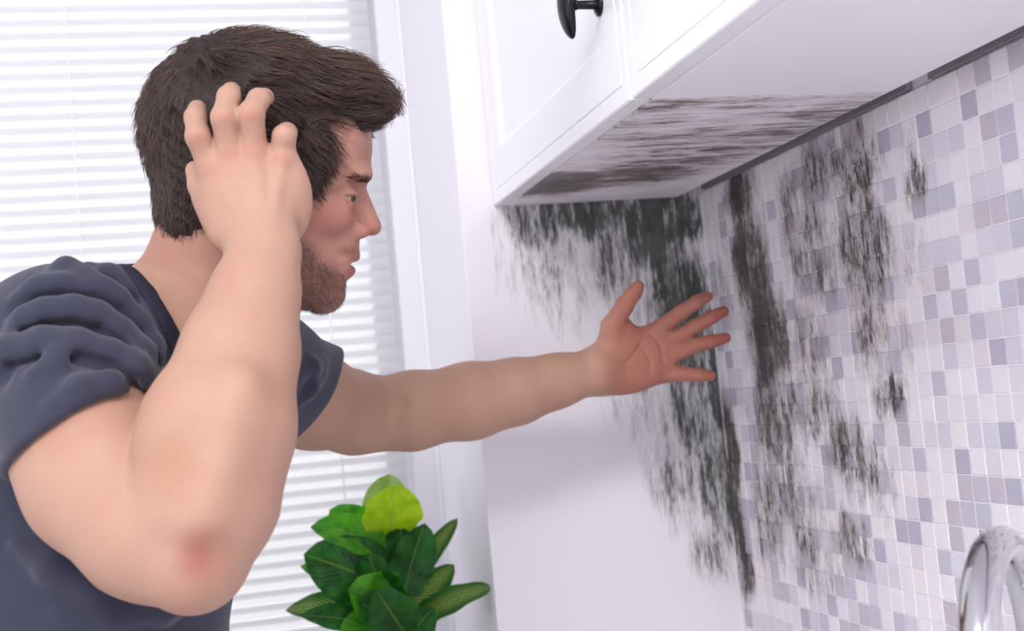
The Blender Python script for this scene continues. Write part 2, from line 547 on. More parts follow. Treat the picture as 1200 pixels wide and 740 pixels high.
# ------------------------------------------------------------------ wall cabinets
XB = XF + 0.02
for i, (ya, yb) in enumerate(((YJ + 0.001, YP - 0.0008), (0.28, YJ - 0.001))):
    top = 2.28
    u = empty('wall_cabinet', ((XB + XT) / 2, (ya + yb) / 2, ZB))
    tag(u, ('white wall cabinet with black knob and mould-stained underside',
            'white wall cabinet with a clean underside')[i], 'cabinet')
    bm = bmesh.new()
    tk = 0.018; xe = XT - 0.036
    box_bm(bm, (XB, ya, ZB + tk), (XT - 0.001, ya + tk, top))
    box_bm(bm, (XB, yb - tk, ZB + tk), (XT - 0.001, yb, top))
    box_bm(bm, (XB, ya, top - tk), (XT - 0.001, yb, top))
    under(u, link('carcass', bm_mesh('carcass', bm), cab_in))
    under(u, box('back_panel', (XT - 0.007, ya + tk, ZB + 0.006), (XT - 0.001, yb - tk, top - tk), gap_mat))
    under(u, box('bottom_panel', (XB, ya, ZB), (xe, yb, ZB + tk), mould_under if i == 0 else cab_in, bevel=0.0012))
    # door: slab with bead groove and a recessed centre panel
    a, b, z0, z1 = ya + 0.0015, yb - 0.0015, ZB + 0.001, top - 0.002
    bm = bmesh.new()
    loops = []
    for inset, x in ((0.0, XF + 0.019), (0.0, XF + 0.0015), (0.0015, XF), (0.016, XF), (0.0168, XF + 0.0012), (0.0182, XF + 0.0012),
                     (0.019, XF), (0.066, XF), (0.069, XF + 0.003), (0.075, XF + 0.006)):
        loops.append([bm.verts.new((x, yy, zz)) for yy, zz in ((a + inset, z0 + inset), (b - inset, z0 + inset), (b - inset, z1 - inset), (a + inset, z1 - inset))])
    for p, q in zip(loops, loops[1:]):
        for k in range(4):
            bm.faces.new((p[k], p[(k + 1) % 4], q[(k + 1) % 4], q[k]))
    bm.faces.new(loops[-1]); bm.faces.new(loops[0][::-1])
    d = under(u, link('door', bm_mesh('door', bm), cab_mat))
    ky, kz = (1.145, CAM[2] + 0.372) if i == 0 else (0.34, CAM[2] + 0.372)
    kn = link('knob', lathe_mesh('knob_base', [(0.011, 0.0), (0.0115, -0.002), (0.009, -0.004), (0.0045, -0.006), (0.0042, -0.022), (0.006, -0.026)], 'x', 28), black_metal)
    kn.location = (XF - 0.0001, ky, kz)
    kn.parent = d                      # the door already holds room coordinates
    me = bpy.data.meshes.new('knob_head'); bm = bmesh.new()
    bmesh.ops.create_uvsphere(bm, u_segments=28, v_segments=18, radius=1.0)
    for v in bm.verts:
        v.co = Vector((v.co.x * 0.0075 - 0.030 - 0.004 * (1 - v.co.z ** 2), v.co.y * 0.015, v.co.z * 0.033))
    n = bm_mesh('knob_head', bm, smooth=True)
    bm = bmesh.new(); bm.from_mesh(kn.data); bm.from_mesh(n); bm.to_mesh(kn.data); bm.free()
    kn.data.polygons.foreach_set('use_smooth', [True] * len(kn.data.polygons))

# ------------------------------------------------------------------ tap
tap_far, tap_top, tap_near = W(1216, 760, 0.955), W(1179, 641, 0.875), W(1143, 770, 0.80)
hv = tap_near - tap_far; hv[2] = 0; span = np.linalg.norm(hv); hv /= span
base = tap_far.copy(); base[2] = ZC
tap = tag(empty('kitchen_tap', tuple(base)), 'chrome gooseneck kitchen tap in front of the mosaic tiles', 'tap')
zt = tap_top[2]; r = span / 2
pts = [base + (0, 0, 0.04)] + [base + np.array((0, 0, h)) for h in np.linspace(0.06, zt - r - ZC, 5)]
cen = np.array([base[0], base[1], zt - r]) + hv * r
for a in np.linspace(180, 0, 30)[1:]:
    w = math.radians(a)
    pts.append(cen + hv * (r * math.cos(w)) + np.array((0, 0, r * math.sin(w))))
pts.append(pts[-1] + np.array((0, 0, -0.035)))
under(tap, link('spout', tube_mesh('spout', pts, [0.0132] * len(pts), 32), chrome))
e = pts[-1]
under(tap, link('spray_head', tube_mesh('spray_head', [e + (0, 0, 0.03), e + (0, 0, 0.026), e - (0, 0, 0.03), e - (0, 0, 0.05), e - (0, 0, 0.052)], [0.0135, 0.0152, 0.0155, 0.0145, 0.012], 32), chrome))
bs = link('base', lathe_mesh('base', [(0.027, 0), (0.027, 0.006), (0.021, 0.010), (0.020, 0.05), (0.015, 0.056)]), chrome, tap)
under(tap, link('lever', tube_mesh('lever', [base + (0.0, -0.015, 0.035), base + (0, -0.04, 0.04), base + (0, -0.10, 0.06)], [0.008, 0.007, 0.005], 16), chrome))

# ------------------------------------------------------------------ unseen ceiling housing, added to go with the overhead soft light
cl = tag(empty('added_ceiling_lamp', (-0.35, -0.25, CEIL)), 'square white unseen ceiling lamp, added for the overhead light', 'lamp')
under(cl, box('housing', (-0.82, -0.72, CEIL - 0.022), (0.12, 0.22, CEIL - 0.0005), cab_mat, bevel=0.004))

# ------------------------------------------------------------------ plant
leaf_mats = []
for nm, c1, c2 in (('leaf_lime', (196, 234, 20), (166, 216, 10)), ('leaf_bright', (104, 196, 30), (52, 146, 24)),
                   ('leaf_dark', (46, 124, 36), (22, 84, 26)), ('leaf_pale', (172, 206, 112), (140, 184, 80)),
                   ('leaf_streaked', (44, 108, 30), (190, 206, 110))):
    t = NT(nm)
    uv = t.n('ShaderNodeUVMap').outputs[0]
    sx = t.n('ShaderNodeSeparateXYZ'); t.l(uv, sx.inputs[0])
    av = t.math('ABSOLUTE', t.math('SUBTRACT', sx.outputs[0], 0.5))
    ph = t.math('ADD', t.math('MULTIPLY', sx.outputs[1], 46.0), t.math('MULTIPLY', av, -34.0))
    vein = t.math('POWER', t.math('ABSOLUTE', t.math('SINE', ph)), 6.0)
    rib = t.ramp(av, 0.0, 0.035, 1.0, 0.0)
    n = t.noise(t.pos(), 60.0, 3)
    fac = t.ramp(n, 0.3, 0.7) if nm != 'leaf_streaked' else t.math('MULTIPLY', t.ramp(vein, 0.1, 0.8), t.ramp(av, 0.42, 0.1))
    col = t.mix(fac, srgb(*c1), srgb(*c2))
    col = t.mix(t.math('MULTIPLY', rib, 0.5), col, srgb(170, 200, 90))
    t.l(col, t.b.inputs['Base Color'])
    t.b.inputs['Roughness'].default_value = 0.33
    t.bump(t.math('ADD', t.math('MULTIPLY', vein, 0.5), rib), 0.0012)
    tl = t.n('ShaderNodeBsdfTranslucent'); t.l(col, tl.inputs[0])
    mx = t.n('ShaderNodeMixShader'); mx.inputs[0].default_value = 0.35
    t.l(t.b.outputs[0], mx.inputs[1]); t.l(tl.outputs[0], mx.inputs[2])
    t.l(mx.outputs[0], t.t.nodes['Material Output'].inputs[0])
    leaf_mats.append(t.m)


def leaf_mesh(base, tip, width, nrm, bend, fold, shape=1.0, nu=6, nv=14):
    base, tip = np.array(base), np.array(tip)
    ax = tip - base; L = np.linalg.norm(ax); ax /= L
    nrm = nrm - ax * nrm.dot(ax); nrm /= np.linalg.norm(nrm)
    side = np.cross(ax, nrm)
    V, Fc, UV = [], [], []
    for i in range(nv + 1):
        v = i / nv
        w = width * 0.57 * (math.sin(math.pi * min(1, v ** (0.85 * shape))) ** 0.55) + 0.0010
        if v > 0.995: w = 0.0006
        wav = 0.06 * width * math.sin(v * 19)
        for j in range(nu + 1):
            s = j / nu * 2 - 1
            p = base + ax * (L * v) + side * (s * w) + nrm * (bend * L * 4 * v * (1 - v) + fold * w * abs(s) + wav * s * abs(s))
            V.append(p); UV.append((j / nu, v))
    for i in range(nv):
        for j in range(nu):
            a = i * (nu + 1) + j
            Fc.append((a, a + 1, a + nu + 2, a + nu + 1))
    me = mesh('leaf', V, Fc, True)
    uvl = me.uv_layers.new(name='UVMap')
    for lp in me.loops: uvl.data[lp.index].uv = UV[lp.vertex_index]
    return me


PZ = 1.73
pc = W(468, 742, PZ)
pbase = np.array([pc[0], pc[1], ZC])
plant = tag(empty('potted_plant', tuple(pbase)), 'leafy green potted plant with big glossy leaves by the window', 'plant')
potm = plain('pot_glaze', srgb(236, 236, 238), 0.25); soilm = plain('soil', srgb(62, 46, 36), 0.95, grain=0.004, gscale=260)
link('pot', lathe_mesh('pot', [(0.042, 0), (0.046, 0.002), (0.060, 0.088), (0.062, 0.094), (0.057, 0.094), (0.054, 0.08)], 'z', 40), potm, plant)
link('soil', lathe_mesh('soil', [(0.053, 0.076), (0.053, 0.080), (0.02, 0.084)], 'z', 32), soilm, plant)
stm = plain('plant_stem', srgb(96, 120, 52), 0.5)
stop = W(467, 660, PZ)
under(plant, link('stem', tube_mesh('stem', [pbase + (0, 0, 0.07), (pbase + (0, 0, 0.2) + stop) / 2, stop], [0.006, 0.005, 0.004], 12), stm))
view = ROT[:, 2]
LV = [  # base px, tip px, width px, depth offsets base/tip, material, bend, fold, tilt of the face (right, up)
    ((458, 632), (460, 568), 62, 0.0, -0.02, 0, 0.02, 0.10, (0.35, 0.2)),
    ((450, 628), (456, 556), 50, 0.03, 0.04, 3, -0.02, 0.05, (0.2, 0.1)),
    ((452, 648), (364, 618), 42, -0.01, -0.03, 1, 0.16, 0.3, (-0.2, 0.9)),
    ((452, 640), (386, 598), 44, 0.01, 0.0, 1, 0.10, 0.25, (-0.5, 0.6)),
    ((462, 690), (356, 650), 70, -0.01, -0.04, 2, 0.14, 0.2, (-0.4, 0.5)),
    ((464, 700), (352, 664), 30, 0.0, -0.02, 1, 0.08, 0.2, (-0.2, 0.8)),
    ((466, 712), (432, 648), 56, -0.02, -0.06, 2, 0.08, 0.2, (-0.5, 0.2)),
    ((470, 718), (408, 690), 60, -0.03, -0.08, 1, 0.12, 0.15, (-0.5, 0.6)),
    ((472, 702), (498, 614), 46, -0.02, -0.02, 2, -0.06, 0.15, (0.4, 0.1)),
    ((466, 690), (470, 618), 54, 0.0, 0.0, 2, 0.05, 0.15, (0.2, 0.3)),
    ((476, 690), (536, 608), 20, 0.0, 0.03, 4, -0.10, 0.5, (0.6, 0.5)),
    ((478, 722), (532, 662), 30, 0.0, 0.02, 4, -0.12, 0.3, (0.6, 0.4)),
    ((480, 735), (577, 688), 30, -0.01, -0.03, 4, 0.10, 0.2, (-0.1, 0.9)),
    ((482, 738), (540, 690), 26, 0.02, 0.04, 4, 0.10, 0.2, (0.1, 0.7)),
    ((466, 725), (335, 716), 36, 0.0, 0.0, 4, 0.10, 0.3, (-0.1, 0.9)),
    ((474, 745), (352, 722), 34, -0.02, -0.06, 2, 0.10, 0.2, (-0.2, 0.9)),
    ((472, 740), (420, 706), 60, -0.04, -0.09, 2, 0.10, 0.15, (-0.3, 0.7)),
    ((476, 745), (440, 690), 50, -0.05, -0.09, 2, 0.10, 0.2, (-0.1, 0.5)),
    ((462, 680), (402, 625), 52, 0.02, 0.03, 2, 0.08, 0.2, (-0.4, 0.4)),
    ((466, 680), (440, 610), 48, 0.02, 0.03, 2, 0.04, 0.2, (0.0, 0.2)),
    ((470, 740), (398, 742), 46, -0.02, -0.08, 1, 0.12, 0.2, (-0.1, 0.9)),
    ((480, 745), (508, 712), 36, -0.04, -0.07, 2, 0.10, 0.2, (0.4, 0.6)),
]
for (b, tp, w, db, dt, mi, bend, fold, (tr_, tu)) in LV:
    B, T = W(b[0], b[1], PZ + db), W(tp[0], tp[1], PZ + dt)
    nrm = -view + ROT[:, 0] * tr_ - ROT[:, 1] * tu
    me = leaf_mesh(B, T, w * PZ / F, nrm, bend, fold)
    me.materials.append(leaf_mats[mi])
    lf = under(plant, link('leaf', me))
    if np.linalg.norm(B - stop) > 0.015:
        q = stop if B[2] > stop[2] else np.array([pc[0], pc[1], max(B[2] - 0.02, ZC + 0.075)])
        st = tube_mesh('leaf_stalk', [q, (q + B) / 2 + (0, 0, 0.003), B + (T - B) * 0.03], [0.0022, 0.002, 0.0015], 8)
        under(plant, link('leaf_stalk', st, stm))

# ------------------------------------------------------------------ distance-field modelling for the person
class Prim:
    __slots__ = ('f', 'c', 'r')

    def __init__(self, f, c, r): self.f, self.c, self.r = f, c, r

    def __call__(self, P, bc, br):
        if np.linalg.norm(self.c - bc) - self.r > br + 0.05: return None
        return self.f(P)


def rc(a, b, ra, rb):
    """tapered capsule between two room points"""
    a, b = np.asarray(a, float), np.asarray(b, float)
    ba = b - a; L2 = max(ba.dot(ba), 1e-12)

    def f(P):
        q = P - a
        h = np.clip(q @ ba / L2, 0, 1)
        return np.linalg.norm(q - h[:, None] * ba, axis=1) - (ra + (rb - ra) * h)
    return Prim(f, (a + b) / 2, math.sqrt(L2) / 2 + max(ra, rb))


def chain(pts, k=0.006):
    """pts: (px, py, zc, r)"""
    return U(k, *[rc(W(*p[:3]), W(*q[:3]), p[3], q[3]) for p, q in zip(pts, pts[1:])])


HR = ray(300, 210); HR /= np.linalg.norm(HR)


def el(px, py, zc, rx, ry, rz, ang=0.0, vdir=None):
    """ellipsoid: rx, ry in pixels at its depth, rz metres along the line of sight, ang turns it clockwise in the picture"""
    c = W(px, py, zc); s = zc / F
    w = ray(px, py) if vdir is None else vdir
    w = w / np.linalg.norm(w)
    u = ROT[:, 0] - w * ROT[:, 0].dot(w); u /= np.linalg.norm(u)
    v = np.cross(w, u)
    if v.dot(ROT[:, 1]) < 0: v = -v
    a = math.radians(ang)
    u, v = u * math.cos(a) + v * math.sin(a), v * math.cos(a) - u * math.sin(a)
    return ell(c, (u, v, w), (rx * s, ry * s, rz))


def ell(c, axes, rad):
    A = np.array(axes); rad = np.array(rad, float); c = np.asarray(c, float)

    def f(P):
        q = (P - c) @ A.T
        k0 = np.linalg.norm(q / rad, axis=1); k1 = np.linalg.norm(q / rad ** 2, axis=1) + 1e-9
        return k0 * (k0 - 1) / k1
    return Prim(f, c, rad.max())


def smin(a, b, k):
    if a is None: return b
    if b is None: return a
    if k <= 0: return np.minimum(a, b)
    h = np.maximum(k - np.abs(a - b), 0) / k
    return np.minimum(a, b) - h * h * k * 0.25


def U(k, *nodes):
    def f(P, bc, br):
        d = None
        for n in nodes: d = smin(d, n(P, bc, br), k)
        return d
    return f


def SUB(a, b, k):
    def f(P, bc, br):
        x, y = a(P, bc, br), b(P, bc, br)
        if x is None or y is None: return x
        return -smin(-x, y, k)
    return f


def CUT(a, fn):
    """intersect with a plain function of position"""
    def f(P, bc, br):
        x = a(P, bc, br)
        return None if x is None else np.maximum(x, fn(P))
    return f


def SCUT(a, fn, k):
    def f(P, bc, br):
        x = a(P, bc, br)
        return None if x is None else -smin(-x, -fn(P), k)
    return f


def plane(p, n):
    p, n = np.asarray(p, float), np.asarray(n, float) / np.linalg.norm(n)
    return lambda P: (P - p) @ n


def sd(node, P):
    P = np.atleast_2d(P); d = node(P, P.mean(0), 10.0)
    return d


def surface(node, lo, hi, h, nb=24):
    """surface nets over the blocks that the surface crosses"""
    lo = np.asarray(lo, float); n = np.ceil((np.asarray(hi) - lo) / h / nb).astype(int)
    br = nb * h * math.sqrt(3) / 2
    off = np.indices((nb + 1,) * 3).reshape(3, -1).T
    corner = np.array([(i, j, k) for i in (0, 1) for j in (0, 1) for k in (0, 1)])
    edges = [(a, b) for a in range(8) for b in range(a + 1, 8) if np.abs(corner[a] - corner[b]).sum() == 1]
    S = np.array([1, 1 << 20, 1 << 40], dtype=np.int64)
    keys, pos, quads = [], [], []
    for bi in np.ndindex(*n):
        b0 = np.array(bi) * nb
        bc = lo + (b0 + nb / 2) * h
        d0 = node(bc[None], bc, br)
        if d0 is None or abs(d0[0]) > br * 1.25 + 0.012: continue
        D = node(lo + (b0 + off) * h, bc, br)
        if D is None or D.min() > 0 or D.max() < 0: continue
        D = D.reshape((nb + 1,) * 3); I = D < 0
        cs = np.zeros((nb,) * 3, int)
        sl = lambda c: tuple(slice(x, x + nb) for x in c)
        for c in corner: cs += I[sl(c)]
        act = np.argwhere((cs > 0) & (cs < 8))
        if len(act) == 0: continue
        val = np.stack([D[tuple((act + c).T)] for c in corner], 1)
        acc = np.zeros((len(act), 3)); cnt = np.zeros(len(act))
        for a, b in edges:
            va, vb = val[:, a], val[:, b]
            m = (va < 0) != (vb < 0)
            t_ = np.where(m, va / np.where(m, va - vb, 1), 0)[:, None]
            acc += np.where(m[:, None], corner[a] + t_ * (corner[b] - corner[a]), 0); cnt += m
        pos.append(lo + (b0 + act + acc / cnt[:, None]) * h)
        keys.append((act + b0 + 4) @ S)
        for ax in range(3):
            e = np.zeros(3, int); e[ax] = 1
            A_ = I[:nb, :nb, :nb]; B_ = I[sl(e)]
            g_ = np.argwhere(A_ != B_)
            if len(g_) == 0: continue
            flip = A_[tuple(g_.T)]
            u_, v_ = np.roll(e, 1), np.roll(e, 2)
            q = np.stack([(g_ + b0 + 4 - o) @ S for o in (u_ + v_, v_, 0 * u_, u_)], 1)
            q[~flip] = q[~flip][:, ::-1]
            quads.append(q)
    keys = np.concatenate(keys); pos = np.concatenate(pos); quads = np.concatenate(quads)
    order = np.argsort(keys); keys, pos = keys[order], pos[order]
    ix = np.searchsorted(keys, quads); ix = np.clip(ix, 0, len(keys) - 1)
    ok = (keys[ix] == quads).all(1)
    return pos, ix[ok]


def grad(node, P, e=0.0015):
    out = np.zeros_like(P)
    for s in range(0, len(P), 4000):
        Q = P[s:s + 4000]
        for i in range(3):
            d = np.zeros(3); d[i] = e
            out[s:s + 4000, i] = sd(node, Q + d) - sd(node, Q - d)
    return out / (np.linalg.norm(out, axis=1)[:, None] + 1e-9)


def relax(V, Q, it=2, lam=0.5):
    """light smoothing of the net"""
    for _ in range(it):
        acc = np.zeros_like(V); cnt = np.zeros(len(V))
        for a in range(4):
            for b in (1, 3):
                np.add.at(acc, Q[:, a], V[Q[:, (a + b) % 4]]); np.add.at(cnt, Q[:, a], 1)
        ok = cnt > 0
        V = V.copy(); V[ok] += lam * (acc[ok] / cnt[ok][:, None] - V[ok])
    return V


def hit(node, x, y, z0=0.85, z1=1.6):
    """distance along the line of sight at which the surface starts"""
    zs = np.linspace(z0, z1, 400)
    P = np.array([W(x, y, q) for q in zs]); d = sd(node, P)
    k_ = np.flatnonzero(d < 0)
    return zs[k_[0]] if len(k_) else None


def on_surface(node, pl, r_, sink=0.0):
    """soft cord laid on a surface along picture points"""
    P = [(x, y, hit(node, x, y) + sink) for x, y in pl]
    return U(0.004, *[rc(W(*p), W(*q), r_, r_) for p, q in zip(P, P[1:])])


# ------------------------------------------------------------------ the person
HZ = 1.17                                   # distance of the head's middle plane
near = lambda d: HZ - d
both = lambda fn, d: U(0.003, fn(HZ - d), fn(HZ + d))
E_ = lambda px, py, rx, ry, rz, ang=7.0, z=HZ: el(px, py, z, rx, ry, rz, ang, HR)

head = U(0.02,
         E_(300, 166, 124, 98, 0.074),
         E_(352, 245, 62, 92, 0.056),
         E_(392, 172, 42, 52, 0.056),
         E_(350, 312, 48, 46, 0.046))
head = U(0.012, head,
         E_(379, 337, 24, 29, 0.026),
         U(0.01, rc(W(380, 345, HZ - 0.02), W(322, 318, HZ - 0.052), 0.017, 0.014),
           rc(W(380, 345, HZ + 0.02), W(322, 318, HZ + 0.052), 0.017, 0.014)),
         E_(396, 300, 24, 24, 0.030), E_(398, 268, 24, 30, 0.030),
         E_(420, 204, 15, 9, 0.042),
         U(0.0, E_(378, 247, 34, 24, 0.016, 20, HZ - 0.040), E_(378, 247, 34, 24, 0.016, 20, HZ + 0.040)))
# eye sockets, then balls with lids
for s in (-1, 1):
    head = SUB(head, E_(418, 229, 13, 10, 0.014, 7, HZ + s * 0.031), 0.010)
nose = U(0.0045, rc(W(417, 220, HZ), W(433, 262, HZ), 0.0085, 0.0095), E_(436, 267, 10.5, 9, 0.0095),
         E_(424, 271, 10.5, 8.5, 0.0066, 0, HZ - 0.0142), E_(424, 271, 10.5, 8.5, 0.0066, 0, HZ + 0.0142))
head = U(0.0055, head, nose)
EYE = [(401.5, 231, HZ + s * 0.031) for s in (-1, 1)]
for e_ in EYE:
    head = U(0.005, head, E_(e_[0], e_[1], 17.2, 16.4, 0.0128, 0, e_[2]))
    head = SUB(head, E_(421, 232.5, 16, 2.3, 0.012, -4, e_[2]), 0.002)
head = U(0.005, head, E_(411, 298, 10, 6, 0.019, 25), E_(405.5, 319.5, 10.5, 6.2, 0.017, -12))
head = SUB(head, E_(414, 309.5, 11, 3.0, 0.020, 6), 0.003)
for s in (-1, 1):
    head = SUB(head, E_(433, 277, 5.5, 3.0, 0.0045, 10, HZ + s * 0.0088), 0.0015)
head = U(0.004, head, U(0, E_(303, 238, 18, 30, 0.006, 15, HZ - 0.078), E_(303, 238, 18, 30, 0.006, 15, HZ + 0.078)))
neck = U(0.02, rc(W(266, 262, HZ), W(226, 392, HZ + 0.01), 0.058, 0.066), rc(W(300, 300, HZ - 0.012), W(255, 430, HZ), 0.046, 0.05),
         rc(W(226, 392, HZ), W(190, 480, HZ + 0.03), 0.068, 0.09))
head = U(0.02, head, neck)

# near (raised) arm
upper_r = chain([(85, 440, 1.07, 0.062), (100, 510, 1.01, 0.0575), (122, 560, 0.985, 0.0585), (175, 618, 0.95, 0.051), (225, 655, 0.925, 0.040)], 0.02)
fore_r = chain([(226, 654, 0.925, 0.038), (240, 590, 0.935, 0.050), (258, 500, 0.95, 0.0525), (282, 411, 0.98, 0.0415), (299, 345, 1.005, 0.0315), (311, 298, 1.022, 0.0262)], 0.02)
elbow = U(0.014, el(246, 656, 0.912, 24, 32, 0.021, 20), el(196, 610, 0.925, 44, 56, 0.030, 40))
flesh = U(0.02, fore_r, el(214, 500, 0.935, 40, 66, 0.032, 28))
armr = U(0.006, upper_r, flesh)
armr = U(0.022, armr, elbow)
armr = U(0.03, armr, on_surface(armr, [(238, 612), (258, 550), (284, 450)], 0.005, 0.002))
H1 = 1.045
palm_r = U(0.014,
           chain([(296, 292, 1.022, 0.0155), (249, 204, H1, 0.0115)]), chain([(304, 292, 1.02, 0.0155), (271, 187, H1 - 0.003, 0.012)]),
           chain([(314, 292, 1.02, 0.0155), (299, 186, H1 - 0.002, 0.0115)]), chain([(322, 296, 1.022, 0.0155), (331, 194, H1 + 0.003, 0.0112)]),
           el(298, 236, H1, 58, 50, 0.0135), el(336, 236, H1 + 0.004, 28, 50, 0.015), chain([(268, 276, 1.035, 0.015), (243, 232, 1.055, 0.012)]))
palm_r = U(0.007, palm_r, *[chain([(302 + 5 * i_, 280 - 2 * i_, 1.008, 0.0025), (x_k, y_k, H1 - 0.0115, 0.0030)])
                            for i_, (x_k, y_k) in enumerate(((251, 206), (272, 190), (299, 188), (329, 196)))])
palm_r = U(0.006, palm_r, *[el(x_k, y_k, H1 - 0.008, 10, 9, 0.0075) for x_k, y_k in ((249, 201), (271, 184), (299, 184), (331, 191))])
fingers_r = [
    [(248, 200, H1, 0.0105), (232, 160, H1 - 0.012, 0.0098), (229, 138, H1 + 0.004, 0.0088), (231, 128, H1 + 0.02, 0.0078)],
    [(271, 184, H1 - 0.003, 0.0112), (263, 138, H1 - 0.017, 0.0106), (268, 114, H1 - 0.002, 0.0092), (271, 107, H1 + 0.016, 0.008)],
    [(299, 184, H1 - 0.002, 0.0108), (294, 134, H1 - 0.016, 0.0104), (303, 117, H1 + 0.0, 0.0090), (310, 114, H1 + 0.018, 0.008)],
    [(331, 190, H1 + 0.003, 0.0102), (333, 160, H1 - 0.008, 0.0092), (336, 156, H1 + 0.008, 0.0082), (338, 158, H1 + 0.022, 0.0072)],
    [(252, 255, H1 + 0.014, 0.0115), (234, 218, H1 + 0.022, 0.0095), (229, 200, H1 + 0.028, 0.0085)]]
hand_r = U(0.0, *[U(0.008, palm_r, chain(f_, 0.004)) for f_ in fingers_r])
armr = U(0.014, armr, hand_r)

# far (reaching) arm
arml = U(0.012, chain([(300, 445, 1.37, 0.058), (365, 470, 1.43, 0.051), (415, 484, 1.485, 0.045), (443, 486, 1.505, 0.041)], 0.02),
         chain([(445, 486, 1.505, 0.038), (480, 482, 1.508, 0.0435), (552, 470, 1.52, 0.0425), (605, 459, 1.53, 0.0365), (651, 447, 1.54, 0.0295), (698, 435, 1.55, 0.0262)], 0.02))
arml = SUB(arml, rc(W(456, 452, 1.452), W(472, 474, 1.458), 0.002, 0.004), 0.012)
H2 = 1.562
palm_l = U(0.014,
           chain([(702, 425, 1.552, 0.018), (770, 390, H2, 0.0115)]), chain([(704, 430, 1.552, 0.019), (779, 403, H2, 0.0115)]),
           chain([(704, 438, 1.552, 0.019), (783, 420, H2, 0.0112)]), chain([(702, 443, 1.552, 0.018), (777, 438, H2, 0.0105)]),
           el(745, 418, H2, 42, 32, 0.0115), el(722, 402, H2 - 0.010, 20, 32, 0.014, 20), el(734, 441, H2 - 0.006, 36, 20, 0.0135, -12))
palm_l = SUB(palm_l, U(0, on_surface(palm_l, [(756, 388), (748, 408), (736, 424), (720, 434)], 0.0006),
                        on_surface(palm_l, [(762, 392), (774, 406), (777, 424)], 0.0006),
                        on_surface(palm_l, [(752, 406), (762, 424), (761, 440)], 0.0006)), 0.0035)
fingers_l = [
    [(768, 388, H2, 0.0104), (799, 366, H2 - 0.016, 0.0090), (817, 354, H2 - 0.018, 0.0080), (829, 348, H2 - 0.016, 0.0068)],
    [(779, 404, H2, 0.0106), (816, 382, H2 - 0.012, 0.0090), (834, 372, H2 - 0.014, 0.0080), (848, 365, H2 - 0.012, 0.0068)],
    [(783, 419, H2, 0.0108), (814, 405, H2 - 0.012, 0.0089), (833, 400.5, H2 - 0.014, 0.0079), (850, 396.5, H2 - 0.012, 0.0068)],
    [(775, 439, H2, 0.0098), (804, 438.5, H2 - 0.008, 0.0086), (820, 440, H2 - 0.010, 0.0078), (833, 440.5, H2 - 0.009, 0.0066)],
    [(716, 400, H2 - 0.012, 0.0150), (717, 383, H2 - 0.016, 0.0135), (732, 358, H2 - 0.022, 0.0108), (743, 343, H2 - 0.026, 0.0092), (748, 336, H2 - 0.027, 0.0074)]]
hand_l = U(0.0, *[U(0.006, palm_l, chain(f_, 0.004)) for f_ in fingers_l])
arml = U(0.014, arml, hand_l)

# trunk under the shirt
hip = W(20, 950, 1.22)
core_t = U(0.04, rc(W(185, 450, 1.15), W(85, 760, 1.15), 0.09, 0.10), rc(W(200, 450, 1.28), W(90, 760, 1.28), 0.09, 0.10),
           rc(W(200, 400, 1.16), W(85, 440, 1.08), 0.05, 0.055), rc(W(220, 410, 1.22), W(300, 445, 1.37), 0.055, 0.055),
           rc(W(85, 760, 1.21), hip, 0.11, 0.12))
body = U(0.0, U(0.03, core_t, head), U(0.03, core_t, armr), U(0.03, core_t, arml))
bV, bQ = surface(body, (-0.55, 0.70, 0.88), (0.74, 1.85, 1.75), 0.0021)
bV = relax(bV, bQ, 1, 0.4)
print('body', len(bV), len(bQ))


def chunked(node, P, n=60000):
    return np.concatenate([sd(node, P[i:i + n]) for i in range(0, len(P), n)])


def sstep(x, a, b):
    t_ = np.clip((x - a) / (b - a), 0, 1); return t_ * t_ * (3 - 2 * t_)


def vnoise(P, s, seed):
    """cheap smooth noise from a few rotated sines"""
    r = np.random.RandomState(seed); v = np.zeros(len(P))
    for _ in range(7):
        d = r.normal(size=3); d *= s / np.linalg.norm(d) * r.uniform(0.6, 1.6)
        v += np.sin(P @ d + r.uniform(0, 6.28))
    return v / 3.5


# skin colour by body region (lips, stubble, reddened elbow, pink palm are colours of the skin itself)
px, py, zc = proj(bV)
near_head = sstep(-chunked(head, bV), -0.006, -0.002) * (zc > 1.06)
skin = np.tile(np.array(srgb(222, 176, 152)[:3]), (len(bV), 1))


def paint(mask, col, amt):
    global skin
    m = (np.clip(mask, 0, 1) * amt)[:, None]
    skin = skin * (1 - m) + np.array(srgb(*col)[:3]) * m


def spot(x, y, rx, ry, a=0.2):
    return 1 - sstep(np.hypot((px - x) / rx, (py - y) / ry), a, 1.0)


mot = vnoise(bV, 70, 3)
paint(sstep(mot, 0.0, 1.0), (214, 158, 136), 0.35)
paint(near_head, (208, 148, 132), 0.75)
paint(near_head * spot(385, 255, 45, 35), (206, 130, 118), 0.55)
paint(near_head * spot(436, 268, 18, 16), (208, 126, 114), 0.6)
paint(near_head * spot(410, 183, 32, 28), (222, 166, 148), 0.5)
isr = sstep(-chunked(armr, bV), -0.004, -0.001)
isl = sstep(-chunked(arml, bV), -0.004, -0.001)
paint(isr * spot(240, 650, 50, 54, 0.0) * (0.85 + 0.3 * vnoise(bV, 160, 8)), (184, 92, 84), 0.85)
paint(isr * spot(195, 545, 60, 60, 0.1), (206, 150, 118), 0.5)
for x_, y_ in ((246, 198), (270, 181), (298, 180), (332, 188), (231, 160), (263, 137), (294, 133)):
    paint(isr * spot(x_, y_, 17, 14), (216, 142, 122), 0.45)
paint(isl * sstep(px, 690, 730), (200, 122, 104), 0.8)
paint(isl * sstep(px, 815, 850), (196, 102, 92), 0.6)
